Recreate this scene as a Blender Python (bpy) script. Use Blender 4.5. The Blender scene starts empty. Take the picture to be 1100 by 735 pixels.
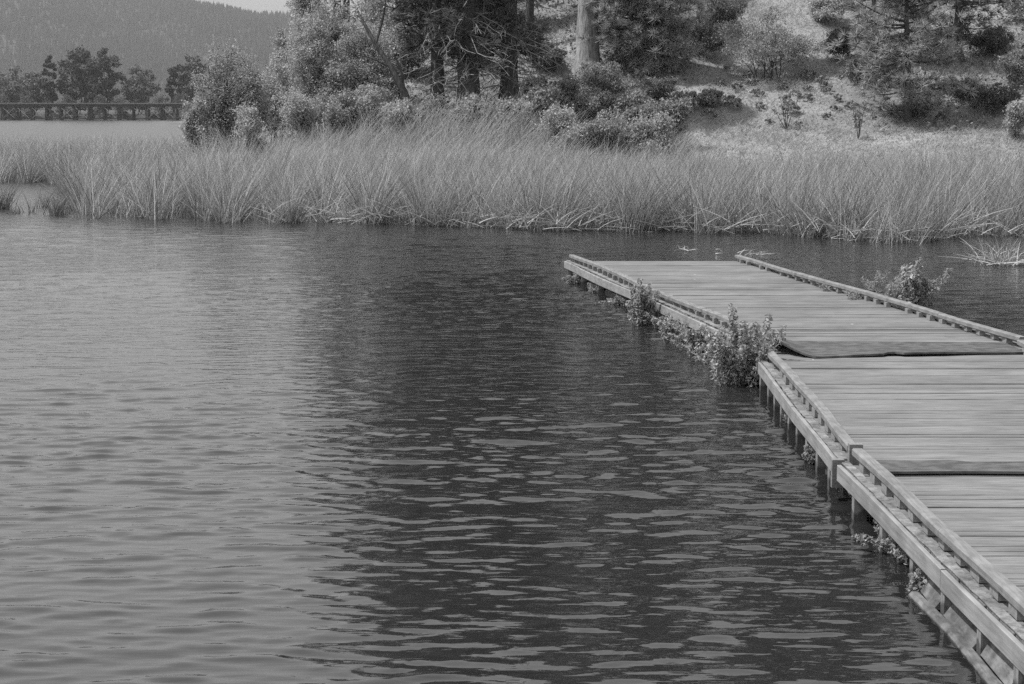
import bpy, math, random
import numpy as np
from mathutils import Vector

# ------------------------------------------------------------------ scene
sc = bpy.context.scene
COL = sc.collection
CAMH = 3.16
FPX, CX, CY, HOR = 2000.0, 550.0, 367.5, 118.0
PITCH = math.atan((CY - HOR) / FPX)
CP, SP = math.cos(PITCH), math.sin(PITCH)
SUN_EL, SUN_AZ = math.radians(61), math.radians(4)     # azimuth: to the left, a little to the viewer's side
TOSUN = Vector((-math.cos(SUN_EL) * math.cos(SUN_AZ), -math.cos(SUN_EL) * math.sin(SUN_AZ), math.sin(SUN_EL)))

def ray(px, py):
    u, v = (px - CX) / FPX, (CY - py) / FPX
    return np.array([u, CP + v * SP, -SP + v * CP])
def at(px, py, z=0.0):
    d = ray(px, py); t = (z - CAMH) / d[2]
    return d[0] * t, d[1] * t
def zrow(py, Y):
    d = ray(CX, py)
    return CAMH + Y * d[2] / d[1]
def xcol(px, Y, py=HOR):
    d = ray(px, py)
    return Y * d[0] / d[1]

# ------------------------------------------------------------------ mesh helpers
def link(o):
    COL.objects.link(o); return o
def make_mesh(name, V, Fs, smooth=False):
    V = np.asarray(V, dtype=np.float32).reshape(-1, 3)
    if not isinstance(Fs, list): Fs = [Fs]
    Fs = [np.asarray(f, dtype=np.int32) for f in Fs if len(f)]
    me = bpy.data.meshes.new(name)
    me.vertices.add(len(V)); me.vertices.foreach_set('co', V.ravel())
    loops = np.concatenate([f.ravel() for f in Fs])
    sizes = np.concatenate([np.full(len(f), f.shape[1], dtype=np.int32) for f in Fs])
    starts = np.concatenate([[0], np.cumsum(sizes)[:-1]]).astype(np.int32)
    me.loops.add(len(loops)); me.loops.foreach_set('vertex_index', loops)
    me.polygons.add(len(sizes)); me.polygons.foreach_set('loop_start', starts)
    me.polygons.foreach_set('use_smooth', np.full(len(sizes), bool(smooth)))
    me.update(calc_edges=True); me.validate()
    return me
def obj(name, V, Fs, mat, parent=None, smooth=False):
    V = np.asarray(V, dtype=np.float64).reshape(-1, 3)
    if parent is not None: V = V - np.array(parent.location)
    me = make_mesh(name, V, Fs, smooth); me.materials.append(mat)
    o = link(bpy.data.objects.new(name, me))
    if parent is not None: o.parent = parent
    return o
def thing(name, loc, label, cat, group=None):
    o = link(bpy.data.objects.new(name, None)); o.location = loc; o.empty_display_size = .2
    o['label'] = label; o['category'] = cat
    if group: o['group'] = group
    return o
def copy_thing(src, loc, rotz, scale, label, group=None):
    r = src.copy(); link(r); r.location = loc; r.rotation_euler = (0, 0, rotz); r.scale = (scale,) * 3
    r['label'] = label
    if group: r['group'] = group
    for ch in list(src.children):
        c = ch.copy(); link(c); c.parent = r
    return r

class MB:
    """collects geometry for one mesh"""
    def __init__(s): s.V = []; s.Q = []; s.T = []; s.n = 0
    def add(s, V, Q=None, T=None):
        V = np.asarray(V, float).reshape(-1, 3)
        if Q is not None and len(Q): s.Q.append(np.asarray(Q, int) + s.n)
        if T is not None and len(T): s.T.append(np.asarray(T, int) + s.n)
        s.V.append(V); s.n += len(V)
    def hexa(s, P):            # 8 corners, bottom loop then top loop
        s.add(P, [[3, 2, 1, 0], [4, 5, 6, 7], [0, 1, 5, 4], [1, 2, 6, 5], [2, 3, 7, 6], [3, 0, 4, 7]])
    def box(s, x0, x1, y0, y1, z0, z1):
        s.hexa([(x0, y0, z0), (x1, y0, z0), (x1, y1, z0), (x0, y1, z0), (x0, y0, z1), (x1, y0, z1), (x1, y1, z1), (x0, y1, z1)])
    def beam(s, a, b, w, h, up=(0, 0, 1)):
        a, b = Vector(a), Vector(b); d = (b - a).normalized(); r = d.cross(Vector(up)).normalized(); u = r.cross(d)
        P = []
        for p in (a, b):
            for sx, sz in ((-1, -1), (1, -1), (1, 1), (-1, 1)):
                P.append(p + r * (sx * w / 2) + u * (sz * h / 2))
        s.hexa([P[0], P[1], P[2], P[3], P[4], P[5], P[6], P[7]])
    def sweep(s, path, prof):   # profile (x, z) offsets swept along a path near +Y
        path = np.asarray(path, float); prof = np.asarray(prof, float); n, k = len(path), len(prof)
        V = np.zeros((n, k, 3)); V[:, :, 0] = path[:, None, 0] + prof[None, :, 0]; V[:, :, 1] = path[:, None, 1]; V[:, :, 2] = path[:, None, 2] + prof[None, :, 1]
        i = np.arange(n - 1)[:, None] * k; j = np.arange(k)[None, :]; j2 = (j + 1) % k
        Q = np.stack([i + j, i + j2, i + k + j2, i + k + j], -1).reshape(-1, 4)
        base = s.n
        s.add(V.reshape(-1, 3), Q)
        c0 = path[0] + np.array([prof[:, 0].mean(), 0, prof[:, 1].mean()]); c1 = path[-1] + np.array([prof[:, 0].mean(), 0, prof[:, 1].mean()])
        T = [[k, (a + 1) % k, a] for a in range(k)]
        s.add(np.vstack([V[0], c0]), None, T); s.add(np.vstack([V[-1], c1]), None, [[k, a, (a + 1) % k] for a in range(k)])
    def tube(s, path, rad, sides=5, rough=None):
        path = np.asarray(path, float); n = len(path)
        d = np.gradient(path, axis=0); d /= np.linalg.norm(d, axis=1)[:, None] + 1e-9
        ref = np.array([1.0, 0, 0]) if abs(d[0][0]) < .8 else np.array([0, 1.0, 0])
        r = np.cross(d, ref); r /= np.linalg.norm(r, axis=1)[:, None] + 1e-9
        u = np.cross(r, d)
        a = np.arange(sides) * 2 * np.pi / sides
        R = np.asarray(rad, float)[:, None] * np.ones((1, sides))
        if rough is not None: R = R * (1 + rough)
        V = path[:, None, :] + R[:, :, None] * (np.cos(a)[None, :, None] * r[:, None, :] + np.sin(a)[None, :, None] * u[:, None, :])
        i = np.arange(n - 1)[:, None] * sides; j = np.arange(sides)[None, :]; j2 = (j + 1) % sides
        s.add(V.reshape(-1, 3), np.stack([i + j, i + j2, i + sides + j2, i + sides + j], -1).reshape(-1, 4))
    def build(s, name, mat, parent=None, smooth=False):
        F = []
        if s.Q: F.append(np.concatenate(s.Q))
        if s.T: F.append(np.concatenate(s.T))
        return obj(name, np.concatenate(s.V), F, mat, parent, smooth)

# ------------------------------------------------------------------ materials (the photograph is black and white)
def mat_new(name):
    m = bpy.data.materials.new(name); m.use_nodes = True
    nt = m.node_tree; nt.nodes.clear()
    return m, nt, nt.nodes, nt.links
def ramp(nd, stops):
    r = nd.new('ShaderNodeValToRGB'); e = r.color_ramp.elements
    while len(e) < len(stops): e.new(.5)
    for k, (p, v) in enumerate(stops):
        e[k].position = p; e[k].color = (v, v, v, 1)
    return r
def leaf_mat(name, lo, hi, trans=.3, rough=.5, spec=.4):
    m, nt, nd, lk = mat_new(name)
    out = nd.new('ShaderNodeOutputMaterial'); g = nd.new('ShaderNodeNewGeometry')
    r = ramp(nd, [(0, lo), (.7, (lo + hi) / 2), (1, hi)])
    lk.new(g.outputs['Random Per Island'], r.inputs[0])
    p = nd.new('ShaderNodeBsdfPrincipled'); p.inputs['Roughness'].default_value = rough; p.inputs['Specular IOR Level'].default_value = spec
    lk.new(r.outputs[0], p.inputs['Base Color'])
    t = nd.new('ShaderNodeBsdfTranslucent'); lk.new(r.outputs[0], t.inputs['Color'])
    mx = nd.new('ShaderNodeMixShader'); mx.inputs[0].default_value = trans
    lk.new(p.outputs[0], mx.inputs[1]); lk.new(t.outputs[0], mx.inputs[2]); lk.new(mx.outputs[0], out.inputs[0])
    return m
def rough_mat(name, lo, hi, scale=(8, 8, 8), rough=.9, bump=.3, island=.0, detail=6, bdist=.02, stain=None):
    """noise coloured dull surface, optional per-piece variation and blotchy stains"""
    m, nt, nd, lk = mat_new(name)
    out = nd.new('ShaderNodeOutputMaterial'); p = nd.new('ShaderNodeBsdfPrincipled')
    p.inputs['Roughness'].default_value = rough; p.inputs['Specular IOR Level'].default_value = .25
    tc = nd.new('ShaderNodeTexCoord'); mp = nd.new('ShaderNodeMapping'); mp.inputs['Scale'].default_value = scale
    lk.new(tc.outputs['Object'], mp.inputs[0])
    n = nd.new('ShaderNodeTexNoise'); n.inputs['Scale'].default_value = 1; n.inputs['Detail'].default_value = detail; n.inputs['Roughness'].default_value = .65
    g = nd.new('ShaderNodeNewGeometry')
    if island:                      # shift the grain from piece to piece
        cb = nd.new('ShaderNodeVectorMath'); cb.operation = 'MULTIPLY_ADD'
        sc_ = nd.new('ShaderNodeCombineXYZ')
        for k in range(3): lk.new(g.outputs['Random Per Island'], sc_.inputs[k])
        cb.inputs[1].default_value = (37, 53, 71); lk.new(sc_.outputs[0], cb.inputs[0]); lk.new(mp.outputs[0], cb.inputs[2]); lk.new(cb.outputs[0], n.inputs['Vector'])
    else: lk.new(mp.outputs[0], n.inputs['Vector'])
    r = ramp(nd, [(.28, lo), (.5, lo * .45 + hi * .55), (.72, hi)]); lk.new(n.outputs['Fac'], r.inputs[0])
    colr = r.outputs[0]
    if island:
        ir = ramp(nd, [(0, 1 - island), (1, 1 + island * .6)]); lk.new(g.outputs['Random Per Island'], ir.inputs[0])
        mm = nd.new('ShaderNodeMix'); mm.data_type = 'RGBA'; mm.blend_type = 'MULTIPLY'; mm.inputs[0].default_value = 1
        lk.new(colr, mm.inputs[6]); lk.new(ir.outputs[0], mm.inputs[7]); colr = mm.outputs[2]
    if stain:
        n2 = nd.new('ShaderNodeTexNoise'); n2.inputs['Scale'].default_value = stain[0]; n2.inputs['Detail'].default_value = 5; lk.new(tc.outputs['Object'], n2.inputs['Vector'])
        sr = ramp(nd, [(.4, 1.0), (.62, stain[1])]); lk.new(n2.outputs['Fac'], sr.inputs[0])
        m2 = nd.new('ShaderNodeMix'); m2.data_type = 'RGBA'; m2.blend_type = 'MULTIPLY'; m2.inputs[0].default_value = 1
        lk.new(colr, m2.inputs[6]); lk.new(sr.outputs[0], m2.inputs[7]); colr = m2.outputs[2]
    lk.new(colr, p.inputs['Base Color'])
    b = nd.new('ShaderNodeBump'); b.inputs['Strength'].default_value = bump; b.inputs['Distance'].default_value = bdist
    lk.new(n.outputs['Fac'], b.inputs['Height']); lk.new(b.outputs[0], p.inputs['Normal'])
    lk.new(p.outputs[0], out.inputs[0])
    return m

M = {}
M['deck'] = rough_mat('weathered_decking', .115, .265, (3.5, 30, 30), .85, .6, .10, detail=12, bdist=.006, stain=(1.3, .82))
M['rail'] = rough_mat('weathered_rail', .15, .29, (50, 3, 50), .85, .4, .18, bdist=.006, stain=(5, .72))
M['block'] = rough_mat('weathered_block', .15, .29, (30, 30, 30), .9, .4, .2, bdist=.006)
M['fascia'] = rough_mat('fascia_board', .20, .36, (40, 2, 40), .8, .3, .15, bdist=.005, stain=(3, .75))
M['mossy'] = rough_mat('mossy_edge', .10, .34, (14, 14, 14), .95, .9, 0, bdist=.02, stain=(4, .6))
M['post'] = rough_mat('wet_post', .12, .32, (30, 30, 4), .7, .4, .2, bdist=.006)
M['float'] = rough_mat('float_wood', .08, .26, (22, 5, 22), .85, .6, .2, bdist=.012, stain=(5, .5))
M['rubber'] = rough_mat('rubber_mat', .045, .085, (6, 40, 20), .6, .25, 0, bdist=.004, stain=(7, 1.8))
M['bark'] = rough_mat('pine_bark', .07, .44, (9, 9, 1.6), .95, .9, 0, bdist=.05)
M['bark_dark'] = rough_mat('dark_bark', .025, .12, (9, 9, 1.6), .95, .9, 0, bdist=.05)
M['twig'] = rough_mat('grey_twig', .16, .36, (6, 6, 6), .9, .2, .3)
M['ground'] = rough_mat('dry_slope', .20, .37, (1.1, 1.1, 1.1), .95, .35, 0, detail=10, bdist=.08, stain=(.35, .72))
M['far_ground'] = rough_mat('forest_floor', .035, .055, (.02, .02, .02), .95, 0, 0)
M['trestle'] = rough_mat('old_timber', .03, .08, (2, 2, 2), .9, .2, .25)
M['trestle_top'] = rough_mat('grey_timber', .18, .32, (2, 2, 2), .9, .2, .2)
M['brace'] = rough_mat('brace_timber', .12, .55, (2, 2, 2), .9, .2, .5)
M['leaf_mid'] = leaf_mat('leaf_mid', .16, .60, .5, .4)
M['leaf_pale'] = leaf_mat('leaf_pale', .24, .72, .5, .4)
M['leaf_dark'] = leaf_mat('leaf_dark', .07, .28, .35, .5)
M['leaf_far'] = leaf_mat('leaf_far', .05, .14, .3, .8, .1)
M['leaf_farp'] = leaf_mat('leaf_far_pale', .10, .26, .3, .8, .1)
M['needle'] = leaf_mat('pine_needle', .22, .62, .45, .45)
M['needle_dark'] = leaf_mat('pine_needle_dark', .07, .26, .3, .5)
M['reed'] = leaf_mat('reed_blade', .16, .78, .5, .5)
M['reed_dark'] = leaf_mat('reed_green', .08, .36, .45, .5)
M['reed_dead'] = leaf_mat('dead_reed', .28, .55, .2, .6)
M['grass'] = leaf_mat('dry_grass', .28, .60, .45, .7, .2)
M['weed'] = leaf_mat('weed_leaf', .20, .60, .45, .45)
M['conifer_far'] = leaf_mat('conifer_far', .035, .065, .0, 1, 0)

def water_mat():
    m, nt, nd, lk = mat_new('lake_water')
    out = nd.new('ShaderNodeOutputMaterial'); p = nd.new('ShaderNodeBsdfPrincipled')
    p.inputs['Base Color'].default_value = (.018, .018, .018, 1); p.inputs['Roughness'].default_value = .02; p.inputs['IOR'].default_value = 1.6
    tc = nd.new('ShaderNodeTexCoord'); hs = None
    for sx, sy, amp in ((2.0, 6.5, .018), (6, 16, .005)):
        mp = nd.new('ShaderNodeMapping'); mp.inputs['Scale'].default_value = (sx, sy, 1); mp.inputs['Rotation'].default_value = (0, 0, .12)
        lk.new(tc.outputs['Object'], mp.inputs[0])
        n = nd.new('ShaderNodeTexNoise'); n.inputs['Scale'].default_value = 1; n.inputs['Detail'].default_value = 2; lk.new(mp.outputs[0], n.inputs['Vector'])
        mu = nd.new('ShaderNodeMath'); mu.operation = 'MULTIPLY'; mu.inputs[1].default_value = amp; lk.new(n.outputs['Fac'], mu.inputs[0])
        if hs is None: hs = mu.outputs[0]
        else:
            ad = nd.new('ShaderNodeMath'); ad.operation = 'ADD'; lk.new(hs, ad.inputs[0]); lk.new(mu.outputs[0], ad.inputs[1]); hs = ad.outputs[0]
    b = nd.new('ShaderNodeBump'); b.inputs['Distance'].default_value = 1
    sx = nd.new('ShaderNodeSeparateXYZ'); lk.new(tc.outputs['Object'], sx.inputs[0])
    mr = nd.new('ShaderNodeMapRange'); lk.new(sx.outputs[1], mr.inputs[0])           # ripples build up away from the sheltered dock
    for k, v in ((1, 12), (2, 38), (3, .30), (4, 1.25)): mr.inputs[k].default_value = v
    lk.new(mr.outputs[0], b.inputs['Strength'])
    m2 = nd.new('ShaderNodeMapRange'); lk.new(sx.outputs[1], m2.inputs[0])
    for k, v in ((1, 34), (2, 90), (3, .02), (4, .26)): m2.inputs[k].default_value = v
    lk.new(m2.outputs[0], p.inputs['Roughness'])
    lk.new(hs, b.inputs['Height']); lk.new(b.outputs[0], p.inputs['Normal']); lk.new(p.outputs[0], out.inputs[0])
    return m
def wet_band(m, top):
    nt = m.node_tree; nd, lk = nt.nodes, nt.links
    p = next(n for n in nd if n.type == 'BSDF_PRINCIPLED'); src = p.inputs['Base Color'].links[0].from_socket
    tc = nd.new('ShaderNodeTexCoord'); sx = nd.new('ShaderNodeSeparateXYZ'); lk.new(tc.outputs['Object'], sx.inputs[0])
    n = nd.new('ShaderNodeTexNoise'); n.inputs['Scale'].default_value = 9; lk.new(tc.outputs['Object'], n.inputs['Vector'])
    ad = nd.new('ShaderNodeMath'); ad.operation = 'MULTIPLY_ADD'; ad.inputs[1].default_value = .14; lk.new(n.outputs['Fac'], ad.inputs[0]); lk.new(sx.outputs[2], ad.inputs[2])
    mr = nd.new('ShaderNodeMapRange')
    for k, v in ((1, top), (2, top + .03), (3, .35), (4, 1.0)): mr.inputs[k].default_value = v
    lk.new(ad.outputs[0], mr.inputs[0])
    mx = nd.new('ShaderNodeMix'); mx.data_type = 'RGBA'; mx.blend_type = 'MULTIPLY'; mx.inputs[0].default_value = 1
    lk.new(src, mx.inputs[6]); lk.new(mr.outputs[0], mx.inputs[7]); lk.new(mx.outputs[2], p.inputs['Base Color'])
def flecks(m):
    nt = m.node_tree; nd, lk = nt.nodes, nt.links
    p = next(n for n in nd if n.type == 'BSDF_PRINCIPLED'); src = p.inputs['Base Color'].links[0].from_socket
    tc = nd.new('ShaderNodeTexCoord')
    for scl, rad, val in ((2.2, .045, .62), (3.4, .035, .05)):
        v = nd.new('ShaderNodeTexVoronoi'); v.inputs['Scale'].default_value = scl; lk.new(tc.outputs['Object'], v.inputs['Vector'])
        w_ = nd.new('ShaderNodeMath'); w_.operation = 'LESS_THAN'; w_.inputs[1].default_value = rad; lk.new(v.outputs['Distance'], w_.inputs[0])
        sp = nd.new('ShaderNodeSeparateColor'); lk.new(v.outputs['Color'], sp.inputs[0])
        g = nd.new('ShaderNodeMath'); g.operation = 'GREATER_THAN'; g.inputs[1].default_value = .6; lk.new(sp.outputs[0], g.inputs[0])
        a_ = nd.new('ShaderNodeMath'); a_.operation = 'MULTIPLY'; lk.new(w_.outputs[0], a_.inputs[0]); lk.new(g.outputs[0], a_.inputs[1])
        b_ = nd.new('ShaderNodeMath'); b_.operation = 'MULTIPLY'; b_.inputs[1].default_value = .6; lk.new(a_.outputs[0], b_.inputs[0])
        mx = nd.new('ShaderNodeMix'); mx.data_type = 'RGBA'; lk.new(b_.outputs[0], mx.inputs[0]); lk.new(src, mx.inputs[6]); mx.inputs[7].default_value = (val, val, val, 1); src = mx.outputs[2]
    lk.new(src, p.inputs['Base Color'])
flecks(M['deck'])
wet_band(M['post'], .14); wet_band(M['float'], .05)
M['water'] = water_mat()

# ------------------------------------------------------------------ terrain
def sst(a, b, x):
    t = np.clip((np.asarray(x, float) - a) / (b - a), 0, 1); return t * t * (3 - 2 * t)
_nr = np.random.default_rng(5)
_waves = [(_nr.uniform(.1, .9), _nr.uniform(0, 6.28), _nr.uniform(0, 6.28)) for _ in range(14)]
def bumps(X, Y):
    s = 0
    for k, a, p in _waves: s = s + np.sin(k * (X * math.cos(a) + Y * math.sin(a)) + p) / (k + .5) * .12
    return s
def hfun(X, Y):
    X = np.asarray(X, float); Y = np.asarray(Y, float)
    spit = sst(-17, -11, X + (Y - 75) * .12)
    low = -.7 + spit * sst(58, 68, Y) * 1.05
    d = np.maximum(Y - 67.0, 0)
    rampv = .36 * (d - 2.0 * (1 - np.exp(-d / 2.0)))
    rampv = np.where(rampv > 14, 14 + 10 * (1 - np.exp(-(rampv - 14) / 10)), rampv)
    S = sst(-13, -4, X)
    return low + S * (rampv + bumps(X, Y) * sst(67, 76, Y))
def gz(X, Y): return float(hfun(X, Y))
def hit(px, py):                      # where a line of sight meets the hillside
    d = ray(px, py)
    for t in np.arange(60, 140, .1):
        if hfun(d[0] * t, d[1] * t) > CAMH + d[2] * t: return d[0] * t, d[1] * t
    return d[0] * 100, d[1] * 100

def grid(xs, ys, zf):
    X, Y = np.meshgrid(xs, ys); Z = zf(X, Y)
    V = np.stack([X, Y, Z], -1).reshape(-1, 3); n = len(xs)
    i = np.arange(len(ys) - 1)[:, None] * n; j = np.arange(n - 1)[None, :]
    return V, np.stack([i + j, i + j + 1, i + n + j + 1, i + n + j], -1).reshape(-1, 4)
def spaced(*segs):
    out = []
    for a, b, n in segs: out += list(np.linspace(a, b, n, endpoint=False))
    return np.array(out + [segs[-1][1]])
V, Q = grid(spaced((-1800, -60, 20), (-60, -26, 20), (-26, 32, 150), (32, 120, 40), (120, 1500, 20)), spaced((-60, 44, 20), (44, 110, 170), (110, 200, 40), (200, 560, 20)), hfun)
obj('ground', V, Q, M['ground'], None, True)['kind'] = 'structure'

# far bank and forested mountain
def mfun(X, Y):
    bank = -1.5 + 3.2 * sst(578, 600, Y)
    ridge = 177 + .2 * np.maximum(0, -542 - X) + .07 * np.minimum(0, -542 - X) + 2.5 * np.sin(X * .031) + 1.5 * np.sin(X * .07)
    ridge = np.clip(ridge, 60, 330)
    m = ridge * sst(2300, 3500, Y) * (1 + .0) 
    m = m + 10 * np.sin(X * .017 + Y * .009) * sst(2300, 2700, Y) * (1 - sst(3300, 3500, Y))
    return bank + m
V, Q = grid(np.linspace(-2600, 1800, 160), spaced((570, 640, 20), (640, 2300, 20), (2300, 3600, 70), (3600, 4200, 6)), mfun)
obj('mountain', V, Q, M['far_ground'], None, True)['kind'] = 'structure'
rng = np.random.default_rng(11)
N = 26000
ty = rng.uniform(2350, 3560, N); tx = rng.uniform(-.36, .02, N) * ty
tz = mfun(tx, ty); th = rng.uniform(8, 17, N) * (1 + .25 * np.sin(tx * .03) * np.sin(ty * .02)); tr = th * rng.uniform(.16, .24, N)
a = np.arange(6) * np.pi / 3
ring = np.stack([np.cos(a), np.sin(a)], -1)
cv = []
for b0, b1, rr in ((0.0, .62, 1.0), (.4, 1.0, .68)):
    R = tr[:, None] * rr * rng.uniform(.75, 1.2, (N, 6))
    P = np.stack([tx[:, None] + ring[None, :, 0] * R, ty[:, None] + ring[None, :, 1] * R, tz[:, None] + (b0 * th)[:, None] + 0 * R], -1)
    A = np.stack([tx, ty, tz + b1 * th], -1)[:, None, :]
    cv.append(np.concatenate([P, A], 1))
CV = np.concatenate(cv, 1).reshape(-1, 3)
base = np.arange(N * 2)[:, None, None] * 7
tri = np.stack([np.arange(6), (np.arange(6) + 1) % 6, np.full(6, 6)], -1)[None]
o = obj('forest', CV, (base + tri).reshape(-1, 3), M['conifer_far']); o['kind'] = 'stuff'; o['label'] = 'hazy conifer forest covering the far mountainside'

# ------------------------------------------------------------------ water
xs = spaced((-2500, -60, 24), (-60, -14, 60), (-14, -5, 110), (-5, 6, 300), (6, 16, 90), (16, 60, 50), (60, 2000, 20))
yl = [-40.0, -20, -5, 3]; y = 6.0
while y < 620:
    yl.append(y); y += max(.028, .0022 * y) if y < 60 else .012 * y
ys = np.array(yl)
def wave_z(X, Y):
    r = np.random.default_rng(21)
    dx = np.gradient(xs)[None, :]; dy = np.gradient(ys)[:, None]
    Z = np.zeros_like(X)
    for k in range(150):
        q = r.uniform(); lam = (.135 * 2.8 ** r.uniform() if q < .74 else r.uniform(.45, 1.1) if q < .82 else r.uniform(.09, .16)); ang = r.normal(0, .46) + .05; ph = r.uniform(0, 6.283)
        kx, ky = math.sin(ang) * 6.283 / lam, math.cos(ang) * 6.283 / lam
        amp = .0215 * lam / 6.283 * (1.0 if lam < .45 else .75)
        fade = np.clip(1.35 - 2.6 * (dy * abs(ky) + dx * abs(kx)) / 6.283, 0, 1)
        Z += amp * fade * np.sin(kx * X + ky * Y + ph)
    # gusty patches
    gust = .75 + .45 * np.sin(X * .23 + Y * .31 + 1) * np.sin(X * -.11 + Y * .17)
    Z *= gust
    Z = Z + np.clip(np.abs(Z), 0, .05) * .35
    return Z * (1 - .15 * sst(44, 60, Y))
V, Q = grid(xs, ys, wave_z)
obj('water', V, Q, M['water'], None, True)['kind'] = 'structure'

# ------------------------------------------------------------------ foliage helpers
def unit(v): return v / (np.linalg.norm(v, axis=-1, keepdims=True) + 1e-9)
def leaf_quads(P, Nrm, size, rng, asp=.6):
    n = len(P)
    t = unit(np.cross(Nrm, rng.normal(size=(n, 3)))); b = np.cross(Nrm, t)
    L = (size * rng.uniform(.6, 1.35, n))[:, None]; W = L * asp
    V = np.stack([P - t * L * .5, P + b * W * .5, P + t * L * .5 + Nrm * L * .08, P - b * W * .5], 1).reshape(-1, 3)
    return V, (np.arange(n)[:, None] * 4 + np.arange(4)[None])
def blob_leaves(C, R, n_each, size, rng, flat=.8, asp=.6, up=.5):
    C = np.asarray(C); k = len(C)
    d = unit(rng.normal(size=(k, n_each, 3))); rr = rng.uniform(.12, 1, (k, n_each)) ** .5
    rr = rr * (1 + .35 * (rng.uniform(size=(k, n_each)) > .93))
    P = C[:, None, :] + d * rr[..., None] * np.asarray(R)[:, None, None] * np.array([1, 1, flat])
    Nn = unit(d * .6 + rng.normal(size=d.shape) * .75 + np.array([0, 0, up]))
    return leaf_quads(P.reshape(-1, 3), Nn.reshape(-1, 3), size, rng, asp)
def blades(P, D, L, W, rng, bend=.35, segs=3):
    """thin tapering strips from P along D, bending over"""
    n = len(P); D = unit(D)
    side = unit(np.cross(D, rng.normal(size=(n, 3))))
    lean = unit(np.stack([D[:, 0], D[:, 1], np.zeros(n)], -1) + rng.normal(size=(n, 3)) * .15 * np.array([1, 1, 0]))
    rows = []
    for k in range(segs + 1):
        t = k / segs
        c = P + D * (L * t)[:, None] + lean * (L * bend * t * t)[:, None] + np.array([0, 0, -1.0]) * (L * bend * .35 * t * t)[:, None]
        w = (W * (1 - .8 * t))[:, None]
        rows.append(np.stack([c - side * w * .5, c + side * w * .5], 1))
    V = np.stack(rows, 1).reshape(n, -1, 3)                   # n,(segs+1)*2,3
    b = np.arange(n)[:, None] * (2 * (segs + 1))
    Q = np.concatenate([np.stack([b[:, 0] + 2 * k, b[:, 0] + 2 * k + 1, b[:, 0] + 2 * k + 3, b[:, 0] + 2 * k + 2], -1) for k in range(segs)])
    return V.reshape(-1, 3), Q

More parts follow.
